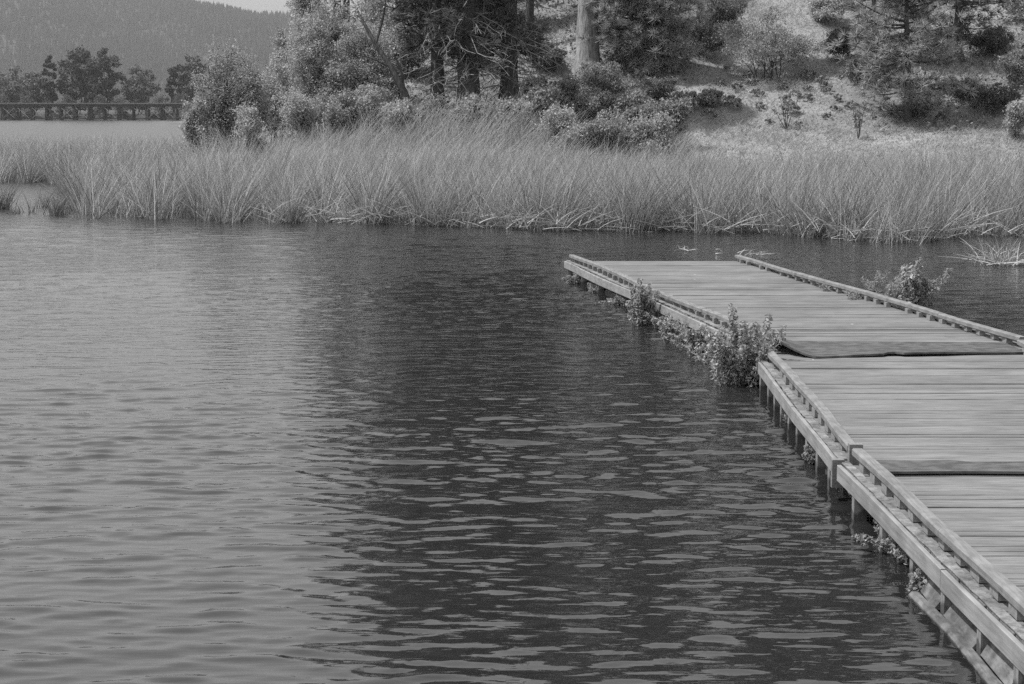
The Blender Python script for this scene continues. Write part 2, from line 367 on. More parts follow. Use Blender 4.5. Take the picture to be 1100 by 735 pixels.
def broadleaf(name, X, Y, H, W, label, cat, mat, seed, nblob=42, nleaf=110, leaf=.13, fine=True, stems=4, base=.12, group=None, bark='bark_dark', lean=0.0, stem_r=.05, shape='round', z0=None, D=None):
    r = np.random.default_rng(seed); z = gz(X, Y) if z0 is None else z0
    t = thing(name, (X, Y, z), label, cat, group)
    D = W if D is None else D
    if fine and H > .6: leaf, nleaf, nblob = leaf * .70, int(nleaf * 1.9), int(nblob * 1.25)
    C = []
    nl = r.integers(5, 9); lobes = []
    for q in range(nl):
        az = r.uniform(0, 6.283); e = r.uniform(-.5, .75); m_ = r.uniform(.25, .68)
        lobes.append((m_ * math.cos(az), m_ * math.sin(az), e * .75, r.uniform(.28, .5)))
    lobes.append((r.normal() * .15, 0, .62, .36)); lobes.append((0, 0, -.35, .6))
    lobes = np.array(lobes)
    while len(C) < nblob:
        if fine and H > .6:
            lb = lobes[r.integers(len(lobes))]; p = lb[:3] + unit(r.normal(size=3)) * lb[3] * r.uniform(0, 1) ** .4
            C.append([X + lean * H * .5 + p[0] * W * .5, Y + p[1] * D * .5, z + max(.05, H * (base + (1 - base) * (p[2] + 1) / 2))]); continue
        p = r.uniform(-1, 1, 3)
        if (p ** 2).sum() > 1: continue
        if r.uniform() > .3 + .7 * (p ** 2).sum(): continue
        h = (p[2] + 1) / 2
        k = {'round': 1.0, 'cone': 1.25 - .95 * h, 'vase': .55 + .6 * h}[shape]
        hz = base + (1 - base) * h
        C.append([X + lean * H * hz + p[0] * W * .47 * k, Y + p[1] * D * .47 * k, z + H * (hz * .95 + .02)])
    C = np.array(C); s = min(W, H)
    R = s * r.uniform(.09, .20, nblob) * (42 / nblob) ** .25
    if fine and H > .6:
        V, Q = blob_leaves(C, R * 1.0, int(nleaf * .5), leaf, r, up=.2)
        ns = int(nblob * nleaf * .55 / 26)                 # leafy shoots pushing out of the crown
        d = unit(r.normal(size=(ns, 3)) + np.array([0, 0, .35])); rad = r.uniform(.55, 1.12, ns)[:, None]
        kk = np.array([W * .47, D * .47, H * .5 * (1 - base)])
        lb = lobes[r.integers(len(lobes), size=ns)]
        tt = lb[:, :3] + unit(r.normal(size=(ns, 3)) + np.array([0, 0, .45])) * lb[:, 3:] * rad * 1.12
        T = np.array([X, Y, z + H * (base + (1 - base) * .5)]) + tt * kk
        T[:, 2] = np.maximum(T[:, 2], z + .05)
        T[:, 0] += lean * (T[:, 2] - z)
        if shape == 'cone': T[:, :2] = np.array([X, Y]) + (T[:, :2] - np.array([X, Y])) * np.clip(1.3 - (T[:, 2:3] - z) / H, .15, 1.2)
        S = T + (np.array([X, Y, z + H * .15]) - T) * r.uniform(.18, .5, ns)[:, None] * np.array([.7, .7, 1.15])
        u = r.uniform(0, 1.05, (ns, 26))[..., None]
        Pl = S[:, None] * (1 - u) + T[:, None] * u + r.normal(size=(ns, 26, 3)) * leaf * (1.25 - .6 * u)
        Vb, Qb = leaf_quads(Pl.reshape(-1, 3), unit(r.normal(size=(ns * 26, 3)) + np.array([-.1, -.2, .25])), np.full(ns * 26, leaf), r, .5)
        Q = np.concatenate([Q, Qb + len(V)]); V = np.concatenate([V, Vb])
    else: V, Q = blob_leaves(C, R, nleaf, leaf, r)
    tb = MB()
    for k in range(stems):
        j = r.integers(nblob); e = C[j]
        b = np.array([X + r.normal() * .06 * W, Y + r.normal() * .06 * W, z - .1])
        m1 = b + (e - b) * .45 + np.array([r.normal() * .05 * W - (e - b)[0] * .12, 0, H * .08])
        ts = np.linspace(0, 1, 7)[:, None]
        path = (1 - ts) ** 2 * b + 2 * ts * (1 - ts) * m1 + ts ** 2 * e
        tb.tube(path, stem_r * H / 5 * (1.0 - .8 * ts[:, 0]), 5)
        for q in range(5):
            e2 = C[r.integers(nblob)]; s0 = path[r.integers(2, 5)]
            if np.linalg.norm(e2 - s0) < .55 * H and e2[2] > s0[2]:
                tb.tube([s0, (s0 + e2) / 2 + [0, 0, .08 * H], e2], [stem_r * H / 5 * .4, stem_r * H / 5 * .25, .008], 4)
    tb.build('trunk', M[bark], t, True)
    obj('crown', V, Q, mat, t)
    return t

def tuft_needles(P, D, L, W, n, rng, spread=.85):
    k = len(P)
    d = unit(D[:, None, :] + rng.normal(size=(k, n, 3)) * spread + np.array([0, 0, .25])).reshape(-1, 3)
    PP = np.repeat(P, n, 0)
    ln = L * rng.uniform(.7, 1.2, k * n)
    return blades(PP, d, ln, np.full(k * n, W), rng, .12, 1)
def pine(name, X, Y, H, r0, label, seed, crown_base=.3, crown_r=2.6, n_br=80, tufts=11, n_needle=15, tl=.3, tw=.04, scat=.16, mat='needle', bark='bark', dead=0, cat='tree', lean=0.0, group=None, top_round=.6, z0=None, dead_lo=1.2):
    r = np.random.default_rng(seed); z = gz(X, Y) if z0 is None else z0
    t = thing(name, (X, Y, z), label, cat, group)
    n = 26; ts = np.linspace(0, 1, n)
    path = np.stack([X + lean * H * ts + .12 * np.sin(ts * 5 + seed), Y + .1 * np.sin(ts * 4 + 2 * seed), z - .3 + (H + .3) * ts], -1)
    rad = r0 * (1 - ts * .93) * (1 + .55 * np.exp(-ts * H / .6))
    tb = MB(); rough = r.normal(0, .07, (n, 14)); tb.tube(path, rad, 14, rough)
    def tp(h): return np.array([np.interp(h, ts, path[:, k]) for k in range(3)])
    P, D = [], []
    for k in range(n_br):
        h = crown_base + (1 - crown_base) * (r.uniform() ** .85)
        rel = (h - crown_base) / (1 - crown_base)
        L = crown_r * (min(1, .45 + rel * 2.2) * (1 - rel) ** top_round + .12) * r.uniform(.65, 1.15)
        az = r.uniform(0, 6.283); b = tp(h)
        el = -.12 + .6 * rel + r.normal() * .12
        d = np.array([math.cos(az) * math.cos(el), math.sin(az) * math.cos(el), math.sin(el)])
        s = np.linspace(0, 1, 5)[:, None]
        pa = b + d * L * s + np.array([0, 0, 1.0]) * L * (.22 * s ** 2 - .12 * s)
        tb.tube(pa, np.linspace(.05 * L / 2.5 + .008, .008, 5), 4)
        for q in range(tufts):
            u = r.uniform(.28, 1.02); c = b + d * L * u + np.array([0, 0, 1.0]) * L * (.22 * u * u - .12 * u)
            off = r.normal(size=3) * L * scat * np.array([1, 1, .55]); P.append(c + off); D.append(unit(d + off * .8 / max(L * .2, .05) + np.array([0, 0, .3])))
    tb.build('trunk', M[bark], t, True)
    P, D = np.array(P), np.array(D)
    V, Q = tuft_needles(P, D, tl, tw, n_needle, r)
    obj('crown', V, Q, M[mat], t)
    if dead:
        db = MB()
        for k in range(dead):
            h = r.uniform(dead_lo / H, crown_base + .1); b = tp(h); az = r.uniform(0, 6.283) if r.uniform() < .4 else r.uniform(3.3, 6.1); L = r.uniform(.8, 2.6)
            d = np.array([math.cos(az), math.sin(az), r.normal() * .15]); s = np.linspace(0, 1, 7)[:, None]
            pa = b + d * L * s + np.array([0, 0, -1.0]) * L * .3 * s ** 2 + np.cumsum(r.normal(0, .04, (7, 3)), 0)
            db.tube(pa, np.linspace(.028, .011, 7), 4)
            for q in range(5):
                i = r.integers(2, 7); e = pa[i] + unit(d + r.normal(size=3) * .8 + np.array([0, 0, -.5])) * L * r.uniform(.15, .4)
                db.tube([pa[i], (pa[i] + e) / 2 + r.normal(size=3) * .04, e], [.013, .011, .008], 3)
        db.build('dead_branches', M['twig'], t)
    return t

# ------------------------------------------------------------------ far bank trees and trestle
YT = 575.0
def far_tree(px, top, wpx, Y, label, mat, seed, name='broadleaf_tree', shape='round', nblob=60, nleaf=60):
    X = xcol(px, Y); z0 = float(mfun(np.array(X), np.array(Y))); H = zrow(top, Y) - z0; W = wpx / FPX * Y
    return broadleaf(name, X, Y, H, W, label, 'tree', M[mat], seed, nblob=nblob, nleaf=nleaf, leaf=.85, stems=5, base=.05, group=None, shape=shape, z0=z0, stem_r=.05, fine=False)
far_tree(-22, 60, 50, 612, 'grey leafy tree behind the trestle, cut by the left picture edge', 'leaf_farp', 105)
far_tree(12, 72, 44, 606, 'pale rounded tree behind the trestle at the far left', 'leaf_farp', 101)
far_tree(35, 76, 34, 620, 'pale bushy tree just left of the narrow upright tree beyond the trestle', 'leaf_farp', 102)
far_tree(53, 52, 19, 600, 'narrow upright dark tree standing behind the trestle', 'leaf_far', 103, shape='round', nblob=50)
far_tree(84, 49, 46, 604, 'tall broad dark tree behind the trestle, left half of the big clump', 'leaf_far', 104, nblob=90)
far_tree(112, 52, 40, 600, 'tall broad dark tree behind the trestle, right half of the big clump', 'leaf_far', 106, nblob=90)
far_tree(150, 73, 42, 606, 'pale low domed tree behind the trestle right of the big dark clump', 'leaf_farp', 107)
far_tree(186, 66, 18, 600, 'small dark pointed tree beyond the right end of the trestle', 'leaf_far', 108, shape='cone', nblob=40)
far_tree(205, 58, 34, 610, 'grey tree beyond the trestle showing left of the willow', 'leaf_far', 109)
far_tree(232, 66, 36, 620, 'grey tree beyond the trestle mostly hidden by the willow', 'leaf_far', 110)
for k, (px, top, w) in enumerate(((4, 100, 22), (26, 101, 20), (70, 103, 18), (107, 100, 14), (132, 102, 26), (172, 102, 24), (195, 101, 20))):
    X = xcol(px, 592)
    broadleaf('bank_shrub', X, 592, zrow(top, 592) - .5, w / FPX * 592, 'low pale shrub on the far bank showing over the trestle deck', 'shrub', M['leaf_farp'], 130 + k, nblob=20, nleaf=40, leaf=.6, stems=2, base=.05, z0=.6, group='low shrubs along the far bank')

for k in range(20):
    px = -30 + k * 13.5 + 5 * math.sin(k * 2.3); X = xcol(px, 590)
    broadleaf('bank_shrub', X, 588 + 3 * math.sin(k), 1.8 + 1.5 * abs(math.sin(k * 1.7)), 2.6 + 1.4 * abs(math.cos(k * 2.1)), 'low shrub at the water line seen between the legs of the trestle', 'shrub', M['leaf_farp' if k % 3 else 'leaf_far'], 160 + k, nblob=16, nleaf=36, leaf=.5, stems=2, base=.02, z0=.2, fine=False, group='shrubs at the water line behind the trestle')
tr = thing('trestle_bridge', (xcol(100, YT), YT, 0), 'long low timber railway trestle crossing the far water', 'bridge')
x0, x1 = xcol(-60, YT), xcol(275, YT); ztop = zrow(111.3, YT)
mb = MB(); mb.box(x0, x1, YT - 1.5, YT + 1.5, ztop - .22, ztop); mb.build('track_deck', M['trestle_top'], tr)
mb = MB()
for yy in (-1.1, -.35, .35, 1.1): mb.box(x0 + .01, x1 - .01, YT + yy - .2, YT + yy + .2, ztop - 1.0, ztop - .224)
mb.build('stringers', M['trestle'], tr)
mb = MB(); mb.box(x0, x1, YT - 2.25, YT - 2.05, ztop + .003, ztop + .2); mb.build('guard_timber', M['trestle_top'], tr)
rr = random.Random(3); step = 15.4 / FPX * YT; nb = int((x1 - x0) / step)
for k in range(nb + 1):
    xb = x0 + .5 + k * step; b = MB()
    for yy in (-1.6, -.55, .55, 1.6):
        dx = .22 * math.sin(k * 5 + yy * 9); b.beam((xb + dx * 1.8, YT + yy * 1.25, -1.2), (xb + dx, YT + yy, ztop - 1.25), .36, .36, (0, 1, 0))
    b.box(xb - .5, xb + .5, YT - 2.0, YT + 2.0, ztop - 1.28, ztop - 1.003)
    b.build('bent', M['trestle'], tr)
    if k < nb:
        w = MB(); za, zb = .7, ztop - 1.35; xa, xc = xb + .55, xb + step - .55
        if k % 2 == 0: w.beam((xa, YT - 2.3, za), (xc, YT - 2.3, zb), .12, .26, (0, 1, 0))
        w.beam((xa, YT - 2.45, zb), (xc, YT - 2.45, za), .12, .26, (0, 1, 0))
        w.build('cross_brace', M['brace'] if rr.random() < .7 else M['trestle'], tr)
mb = MB(); mb.box(x0, x1, YT - 2.2, YT - 1.95, .35, .62); mb.build('lower_girt', M['trestle'], tr)

# ------------------------------------------------------------------ shore trees and shrubs
def shrub(px, top, base_py, wpx, Y, label, mat, seed, name='leafy_shrub', cat='shrub', nblob=36, nleaf=110, leaf=.12, **kw):
    X = xcol(px, Y); H = max(zrow(top, Y) - gz(X, Y), .5)
    return broadleaf(name, X, Y, H, wpx / FPX * Y, label, cat, M[mat], seed, nblob=nblob, nleaf=nleaf, leaf=leaf, **kw)
shrub(250, 38, 0, 100, 74, 'rounded willow beside the end of the trestle with dark leaning stems', 'leaf_mid', 201, 'willow', 'tree', nblob=80, nleaf=130, stems=9, base=.08)
shrub(212, 100, 0, 40, 73, 'low leafy shrub at the left foot of the willow', 'leaf_pale', 202, nblob=26)
shrub(300, 31, 0, 44, 84, 'slim round-headed tree rising behind the shrubs right of the willow', 'leaf_mid', 203, 'broadleaf_tree', 'tree', nblob=46, nleaf=150, base=.45, stems=4, shape='vase')
shrub(296, 70, 0, 76, 78, 'dense grey-green shrub between the willow and the mottled alder', 'leaf_pale', 204, nblob=70, nleaf=130)
al = shrub(347, 8, 0, 66, 80, 'tall alder with a mottled bare leader at the edge of the sky', 'leaf_mid', 205, 'alder_tree', 'tree', nblob=70, nleaf=130, base=.2, stems=6)
_X, _z = xcol(352, 79.3), gz(xcol(352, 79.3), 79.3); mb = MB()
mb.tube([(xcol(360, 79.3), 79.3, _z), (xcol(356, 79.3), 79.3, zrow(75, 79.3)), (xcol(350, 79.3), 79.3, zrow(40, 79.3)), (xcol(343, 79.3), 79.3, zrow(10, 79.3))], [.14, .12, .10, .05], 8)
mb.build('bare_leader', M['bark'], al, True)
shrub(388, 22, 0, 86, 81, 'broad pale alder filling the gap right of the mottled leader', 'leaf_pale', 206, 'alder_tree', 'tree', nblob=90, nleaf=140, base=.08, stems=5)
shrub(370, -250, 0, 84, 90, 'tall alder behind the pale one, its top above the picture', 'leaf_mid', 207, 'alder_tree', 'tree', nblob=90, nleaf=120, base=.45, stems=5, leaf=.15)
shrub(322, 95, 0, 56, 73, 'low leafy shrub at the reed edge below the mottled alder', 'leaf_pale', 208)
shrub(270, 112, 0, 46, 71, 'small shrub in the grass right of the willow stems', 'leaf_pale', 209, nblob=26)
shrub(375, 98, 0, 64, 73, 'wide low shrub at the reed edge left of the leaning tree', 'leaf_mid', 210)
lt = thing('leaning_tree', (xcol(440, 75), 75, gz(xcol(440, 75), 75)), 'dark thin tree leaning left over the shrubs, forked below', 'tree')
mb = MB(); W_ = lambda px, py, Y: (xcol(px, Y), Y, zrow(py, Y))
mb.tube([W_(443, 122, 75), W_(434, 98, 75), W_(420, 72, 75.2), W_(404, 48, 75.5), W_(384, 10, 76)], [.17, .14, .11, .09, .05], 7)
mb.tube([W_(434, 98, 75), W_(432, 80, 74.8), W_(424, 58, 74.6)], [.09, .06, .03], 6)
mb.tube([W_(420, 72, 75.2), W_(398, 62, 75), W_(380, 58, 75)], [.05, .03, .015], 5)
mb.tube([W_(404, 48, 75.5), W_(412, 20, 75.8), W_(418, -20, 76)], [.06, .05, .03], 5)
mb.build('trunk', M['bark_dark'], lt, True)
rg = np.random.default_rng(77)
C = np.array([W_(384 + rg.normal() * 22, -8 + rg.normal() * 24, 76 + rg.normal()) for _ in range(14)] + [W_(414 + rg.normal() * 14, 0 + rg.normal() * 28, 76 + rg.normal()) for _ in range(12)])
V, Q = blob_leaves(C, rg.uniform(.35, .8, len(C)), 130, .11, rg); obj('crown', V, Q, M['leaf_mid'], lt)
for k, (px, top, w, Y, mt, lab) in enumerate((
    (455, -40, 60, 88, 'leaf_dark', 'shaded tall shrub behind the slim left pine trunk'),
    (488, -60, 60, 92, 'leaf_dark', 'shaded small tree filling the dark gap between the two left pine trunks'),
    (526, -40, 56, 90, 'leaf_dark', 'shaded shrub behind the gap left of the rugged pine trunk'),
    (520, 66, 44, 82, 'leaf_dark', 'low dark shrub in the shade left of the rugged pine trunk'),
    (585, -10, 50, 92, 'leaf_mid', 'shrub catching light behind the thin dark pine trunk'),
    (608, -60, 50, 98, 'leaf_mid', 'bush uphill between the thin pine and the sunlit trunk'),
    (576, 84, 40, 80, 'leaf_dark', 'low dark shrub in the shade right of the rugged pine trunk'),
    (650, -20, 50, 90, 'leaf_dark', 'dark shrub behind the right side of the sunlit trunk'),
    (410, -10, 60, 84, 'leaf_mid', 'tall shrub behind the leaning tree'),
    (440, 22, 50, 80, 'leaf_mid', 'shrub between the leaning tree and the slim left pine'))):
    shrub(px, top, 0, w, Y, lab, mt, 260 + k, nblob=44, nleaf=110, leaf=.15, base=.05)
shrub(328, 14, 0, 84, 76.5, 'feathery pale tree in front of the mottled alder, left side', 'leaf_pale', 273, 'broadleaf_tree', 'tree', nblob=90, nleaf=130, base=.05, stems=5)
shrub(396, 26, 0, 84, 77, 'feathery pale tree standing just left of the leaning tree', 'leaf_pale', 274, 'broadleaf_tree', 'tree', nblob=90, nleaf=130, base=.05, stems=5)
shrub(362, 50, 0, 70, 75.5, 'lower feathery shrub between the two pale trees', 'leaf_pale', 275, 'leafy_shrub', 'shrub', nblob=70, nleaf=130, base=.03, stems=5)
shrub(334, -70, 0, 60, 86, 'pale tree behind the mottled leader, left of it', 'leaf_pale', 271, 'broadleaf_tree', 'tree', nblob=80, nleaf=130, base=.12, stems=4)
shrub(412, -330, 0, 100, 92, 'tall pale tree far behind the leaning tree', 'leaf_mid', 272, 'broadleaf_tree', 'tree', nblob=90, nleaf=120, base=.1, stems=4)
shrub(484, 62, 0, 40, 84, 'sunlit leafy shrub glimpsed between the two left pine trunks', 'leaf_pale', 211, nblob=40)
for k, (px, top, w, Y, mt, lab) in enumerate((
    (396, 92, 48, 74, 'leaf_pale', 'low pale shrub under the leaning trunk'),
    (418, 84, 40, 76, 'leaf_mid', 'shrub close behind the foot of the leaning trunk'),
    (430, 108, 44, 73, 'leaf_pale', 'low shrub in the tall grass below the leaning tree'),
    (470, 106, 40, 74, 'leaf_mid', 'low shrub at the foot of the leftmost pine trunk'),
    (508, 104, 40, 73.5, 'leaf_pale', 'low shrub with rounded leaves at the foot of the thick dark pine'),
    (552, 108, 36, 73, 'leaf_pale', 'low shrub below the forked dark pine trunk'),
    (582, 96, 42, 74, 'leaf_mid', 'bushy shrub just right of the forked dark pine'),
    (612, 84, 44, 76, 'leaf_mid', 'shrub on the bank left of the sunlit pine trunk'),
    (646, 92, 50, 75, 'leaf_mid', 'dark leafy shrub directly below the sunlit pine trunk'),
    (682, 98, 50, 74, 'leaf_mid', 'rounded shrub below the bushy young pines'),
    (716, 106, 40, 73, 'leaf_mid', 'rightmost shrub of the row, beside the bare slope'),
    (600, 116, 56, 71.5, 'leaf_pale', 'front low shrub in the grass left of the row centre'),
    (655, 118, 56, 71, 'leaf_mid', 'front low shrub in the middle of the row above the reeds'),
    (705, 124, 50, 70.5, 'leaf_pale', 'front low shrub at the right end of the row above the reeds'))):
    shrub(px, top - 2, 0, w * 1.35, Y, lab, mt, 220 + k, nblob=44, nleaf=130, leaf=.14, group='shrubs along the reed edge', stems=3, base=.03)
def on_hill(px, base_py, top_py, wpx, label, mat, seed, **kw):
    X, Y = hit(px, base_py); H = zrow(top_py, Y) - gz(X, Y)
    return broadleaf(kw.pop('name', 'leafy_shrub'), X, Y, H, wpx / FPX * Y, label, 'shrub', M[mat], seed, **kw)
on_hill(826, 87, 12, 138, 'large open twiggy bush on the sunlit slope', 'leaf_mid', 240, nblob=80, nleaf=90, leaf=.10, stems=14, base=.03)
on_hill(655, 104, 66, 84, 'broad shrub on the bank between the sunlit trunk and the young pines', 'leaf_mid', 255, nblob=50)
on_hill(700, 110, 84, 70, 'low shrub at the foot of the bushy young pines', 'leaf_mid', 256, nblob=40)
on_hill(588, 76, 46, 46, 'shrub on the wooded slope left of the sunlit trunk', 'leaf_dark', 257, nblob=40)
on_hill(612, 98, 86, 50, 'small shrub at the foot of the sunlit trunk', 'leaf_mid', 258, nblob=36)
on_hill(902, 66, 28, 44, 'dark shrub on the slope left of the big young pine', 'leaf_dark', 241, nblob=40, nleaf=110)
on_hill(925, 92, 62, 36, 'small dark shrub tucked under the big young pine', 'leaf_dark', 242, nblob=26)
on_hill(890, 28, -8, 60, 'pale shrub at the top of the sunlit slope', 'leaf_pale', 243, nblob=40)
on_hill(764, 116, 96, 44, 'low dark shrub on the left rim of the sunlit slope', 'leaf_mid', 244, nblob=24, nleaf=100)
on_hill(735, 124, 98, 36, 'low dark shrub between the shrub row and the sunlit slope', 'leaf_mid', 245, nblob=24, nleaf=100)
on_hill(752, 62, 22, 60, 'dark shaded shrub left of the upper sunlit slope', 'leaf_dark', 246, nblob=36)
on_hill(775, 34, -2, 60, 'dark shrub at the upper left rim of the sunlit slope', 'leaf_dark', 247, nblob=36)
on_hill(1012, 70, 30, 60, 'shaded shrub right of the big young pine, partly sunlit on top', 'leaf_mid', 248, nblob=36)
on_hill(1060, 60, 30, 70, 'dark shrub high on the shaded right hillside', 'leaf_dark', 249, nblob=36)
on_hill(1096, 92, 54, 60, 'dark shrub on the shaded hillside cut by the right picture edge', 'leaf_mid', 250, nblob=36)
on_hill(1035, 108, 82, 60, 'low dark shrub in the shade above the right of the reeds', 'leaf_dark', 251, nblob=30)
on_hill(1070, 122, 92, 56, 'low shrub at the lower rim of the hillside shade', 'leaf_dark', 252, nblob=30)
on_hill(1092, 148, 108, 44, 'pale grassy shrub at the right edge behind the reeds', 'leaf_pale', 253, nblob=34)
on_hill(1110, 24, -10, 90, 'sunlit shrub at the top right corner of the hillside', 'leaf_mid', 254, nblob=40)
# small plants dotted over the bare slope
rg = np.random.default_rng(31)
protos = []
k = 0
spots = [(772, 92), (790, 98), (806, 92), (818, 103), (836, 97), (850, 104), (868, 98), (790, 112), (812, 118), (846, 122), (866, 108), (886, 100), (902, 108), (760, 128), (826, 134), (858, 136), (880, 92), (912, 118), (940, 128), (965, 130), (800, 84), (782, 120), (896, 120), (842, 108), (905, 84), (870, 86), (780, 76), (885, 128), (988, 128), (1012, 130)]
for px, py in spots:
    X, Y = hit(px + rg.uniform(-4, 4), py); z = gz(X, Y); lab = 'small low leafy plant dotted on the bare sunlit slope'
    if k < 4:
        h = rg.uniform(.3, .45)
        t = broadleaf('low_plant', X, Y, h, h * 2.0, lab, 'plant', M['leaf_mid'], 300 + k, nblob=9, nleaf=40, leaf=.10, stems=3, base=.1, group='low plants on the slope'); protos.append(t)
    else: copy_thing(protos[k % 4], (X, Y, z), rg.uniform(0, 6.28), rg.uniform(.6, 1.25), lab, 'low plants on the slope')
    k += 1
for px, py, h in ((845, 140, 1.3), (922, 150, 1.6)):
    X, Y = hit(px, py); t = thing('dry_weed', (X, Y, gz(X, Y)), 'thin dark upright weed behind the reeds below the ' + ('bush' if px < 900 else 'big young pine'), 'plant')
    tb = MB(); r = np.random.default_rng(px); L_ = []
    for q in range(6):
        e = np.array([X + r.normal() * .3, Y + r.normal() * .2, gz(X, Y) + h * r.uniform(.6, 1.1)]); tb.tube([(X, Y, gz(X, Y) - .05), (np.array([X, Y, gz(X, Y)]) + e) / 2 + r.normal(size=3) * .05, e], [.018, .013, .006], 4); L_ += [(np.array([X, Y, gz(X, Y)]) * (1 - u) + e * u) for u in (.5, .7, .85, 1)]
    tb.build('stems', M['bark_dark'], t); V, Q = blob_leaves(np.array(L_), np.full(len(L_), .12), 9, .09, r); obj('leaves', V, Q, M['leaf_dark'], t)

# pines
def pine_at(px, Y, **kw):
    return pine('pine_tree', xcol(px, Y), Y, **kw)
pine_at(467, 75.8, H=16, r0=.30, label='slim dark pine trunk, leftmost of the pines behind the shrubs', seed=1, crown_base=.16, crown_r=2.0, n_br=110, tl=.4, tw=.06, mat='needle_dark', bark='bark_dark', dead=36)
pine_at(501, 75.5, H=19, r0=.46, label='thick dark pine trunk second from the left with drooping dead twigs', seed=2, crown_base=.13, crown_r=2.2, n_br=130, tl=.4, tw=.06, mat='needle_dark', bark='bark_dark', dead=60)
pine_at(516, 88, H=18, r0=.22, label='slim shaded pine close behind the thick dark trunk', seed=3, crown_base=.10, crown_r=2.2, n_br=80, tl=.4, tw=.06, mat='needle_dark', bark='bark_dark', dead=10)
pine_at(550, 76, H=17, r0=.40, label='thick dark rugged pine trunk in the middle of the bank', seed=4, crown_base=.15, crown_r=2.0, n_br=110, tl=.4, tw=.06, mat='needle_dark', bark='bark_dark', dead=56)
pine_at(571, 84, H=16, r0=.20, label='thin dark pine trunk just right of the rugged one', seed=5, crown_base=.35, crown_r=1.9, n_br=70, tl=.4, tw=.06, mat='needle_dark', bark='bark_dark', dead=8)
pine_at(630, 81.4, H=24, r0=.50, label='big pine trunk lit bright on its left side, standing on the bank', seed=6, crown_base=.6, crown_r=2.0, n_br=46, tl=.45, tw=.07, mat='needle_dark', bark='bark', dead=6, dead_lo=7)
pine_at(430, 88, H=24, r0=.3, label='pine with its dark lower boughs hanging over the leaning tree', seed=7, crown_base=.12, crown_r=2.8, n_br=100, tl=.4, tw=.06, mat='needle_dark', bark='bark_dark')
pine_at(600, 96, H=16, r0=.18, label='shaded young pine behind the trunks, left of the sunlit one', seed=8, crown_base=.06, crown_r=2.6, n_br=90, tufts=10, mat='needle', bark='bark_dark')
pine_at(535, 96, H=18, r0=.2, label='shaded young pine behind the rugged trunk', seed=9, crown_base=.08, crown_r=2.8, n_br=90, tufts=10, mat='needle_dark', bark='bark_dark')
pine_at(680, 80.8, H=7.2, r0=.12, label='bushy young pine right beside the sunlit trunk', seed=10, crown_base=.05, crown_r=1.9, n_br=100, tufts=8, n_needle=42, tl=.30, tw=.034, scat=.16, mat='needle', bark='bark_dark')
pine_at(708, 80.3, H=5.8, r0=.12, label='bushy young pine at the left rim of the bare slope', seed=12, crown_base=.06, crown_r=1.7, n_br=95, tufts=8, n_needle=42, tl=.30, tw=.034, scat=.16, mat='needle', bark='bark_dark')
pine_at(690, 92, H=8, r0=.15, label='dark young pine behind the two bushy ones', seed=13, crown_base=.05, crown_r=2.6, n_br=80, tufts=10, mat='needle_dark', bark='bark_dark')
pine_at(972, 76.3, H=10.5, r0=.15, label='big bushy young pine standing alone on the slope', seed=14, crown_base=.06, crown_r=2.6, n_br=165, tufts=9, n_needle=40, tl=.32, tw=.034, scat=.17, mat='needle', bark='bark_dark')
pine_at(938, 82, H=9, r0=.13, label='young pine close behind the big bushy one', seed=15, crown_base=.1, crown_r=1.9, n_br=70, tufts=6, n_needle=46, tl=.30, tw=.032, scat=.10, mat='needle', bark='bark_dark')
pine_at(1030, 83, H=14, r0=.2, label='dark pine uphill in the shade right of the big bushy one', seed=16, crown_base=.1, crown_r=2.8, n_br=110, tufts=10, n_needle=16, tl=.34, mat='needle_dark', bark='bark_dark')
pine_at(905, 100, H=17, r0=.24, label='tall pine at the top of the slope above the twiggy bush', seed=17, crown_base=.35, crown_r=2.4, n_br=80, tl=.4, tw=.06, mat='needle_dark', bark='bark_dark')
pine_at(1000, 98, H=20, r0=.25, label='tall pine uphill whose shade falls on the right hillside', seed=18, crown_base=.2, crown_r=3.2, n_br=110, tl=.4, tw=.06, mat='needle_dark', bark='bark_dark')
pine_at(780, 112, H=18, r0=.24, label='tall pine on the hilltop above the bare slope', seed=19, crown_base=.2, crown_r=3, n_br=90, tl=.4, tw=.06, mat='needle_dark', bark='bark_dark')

for k, (px, Y, H, lab) in enumerate((
    (440, 100, 22, 'tall dark pine uphill behind the leaning tree'), (585, 104, 21, 'tall dark pine uphill between the thin pine and the sunlit trunk'), (665, 106, 21, 'tall dark pine uphill behind the bushy young pines'),
    (725, 104, 20, 'tall pine uphill at the left edge of the bare slope'), (850, 112, 22, 'tall pine on the crest straight above the twiggy bush'), (950, 108, 22, 'tall pine on the crest behind the big young pine'),
    (1060, 104, 22, 'tall pine on the crest above the shaded right hillside'), (1130, 98, 22, 'tall pine uphill at the top right corner'), (820, 118, 23, 'tall pine on the crest behind the upper slope'), (900, 122, 23, 'tall pine farthest back on the crest'))):
    pine_at(px, Y, H=H, r0=.28, label=lab, seed=60 + k, crown_base=.1, crown_r=3.6, n_br=130, tufts=12, n_needle=12, tl=.55, tw=.10, mat='needle_dark', bark='bark_dark', top_round=.45)
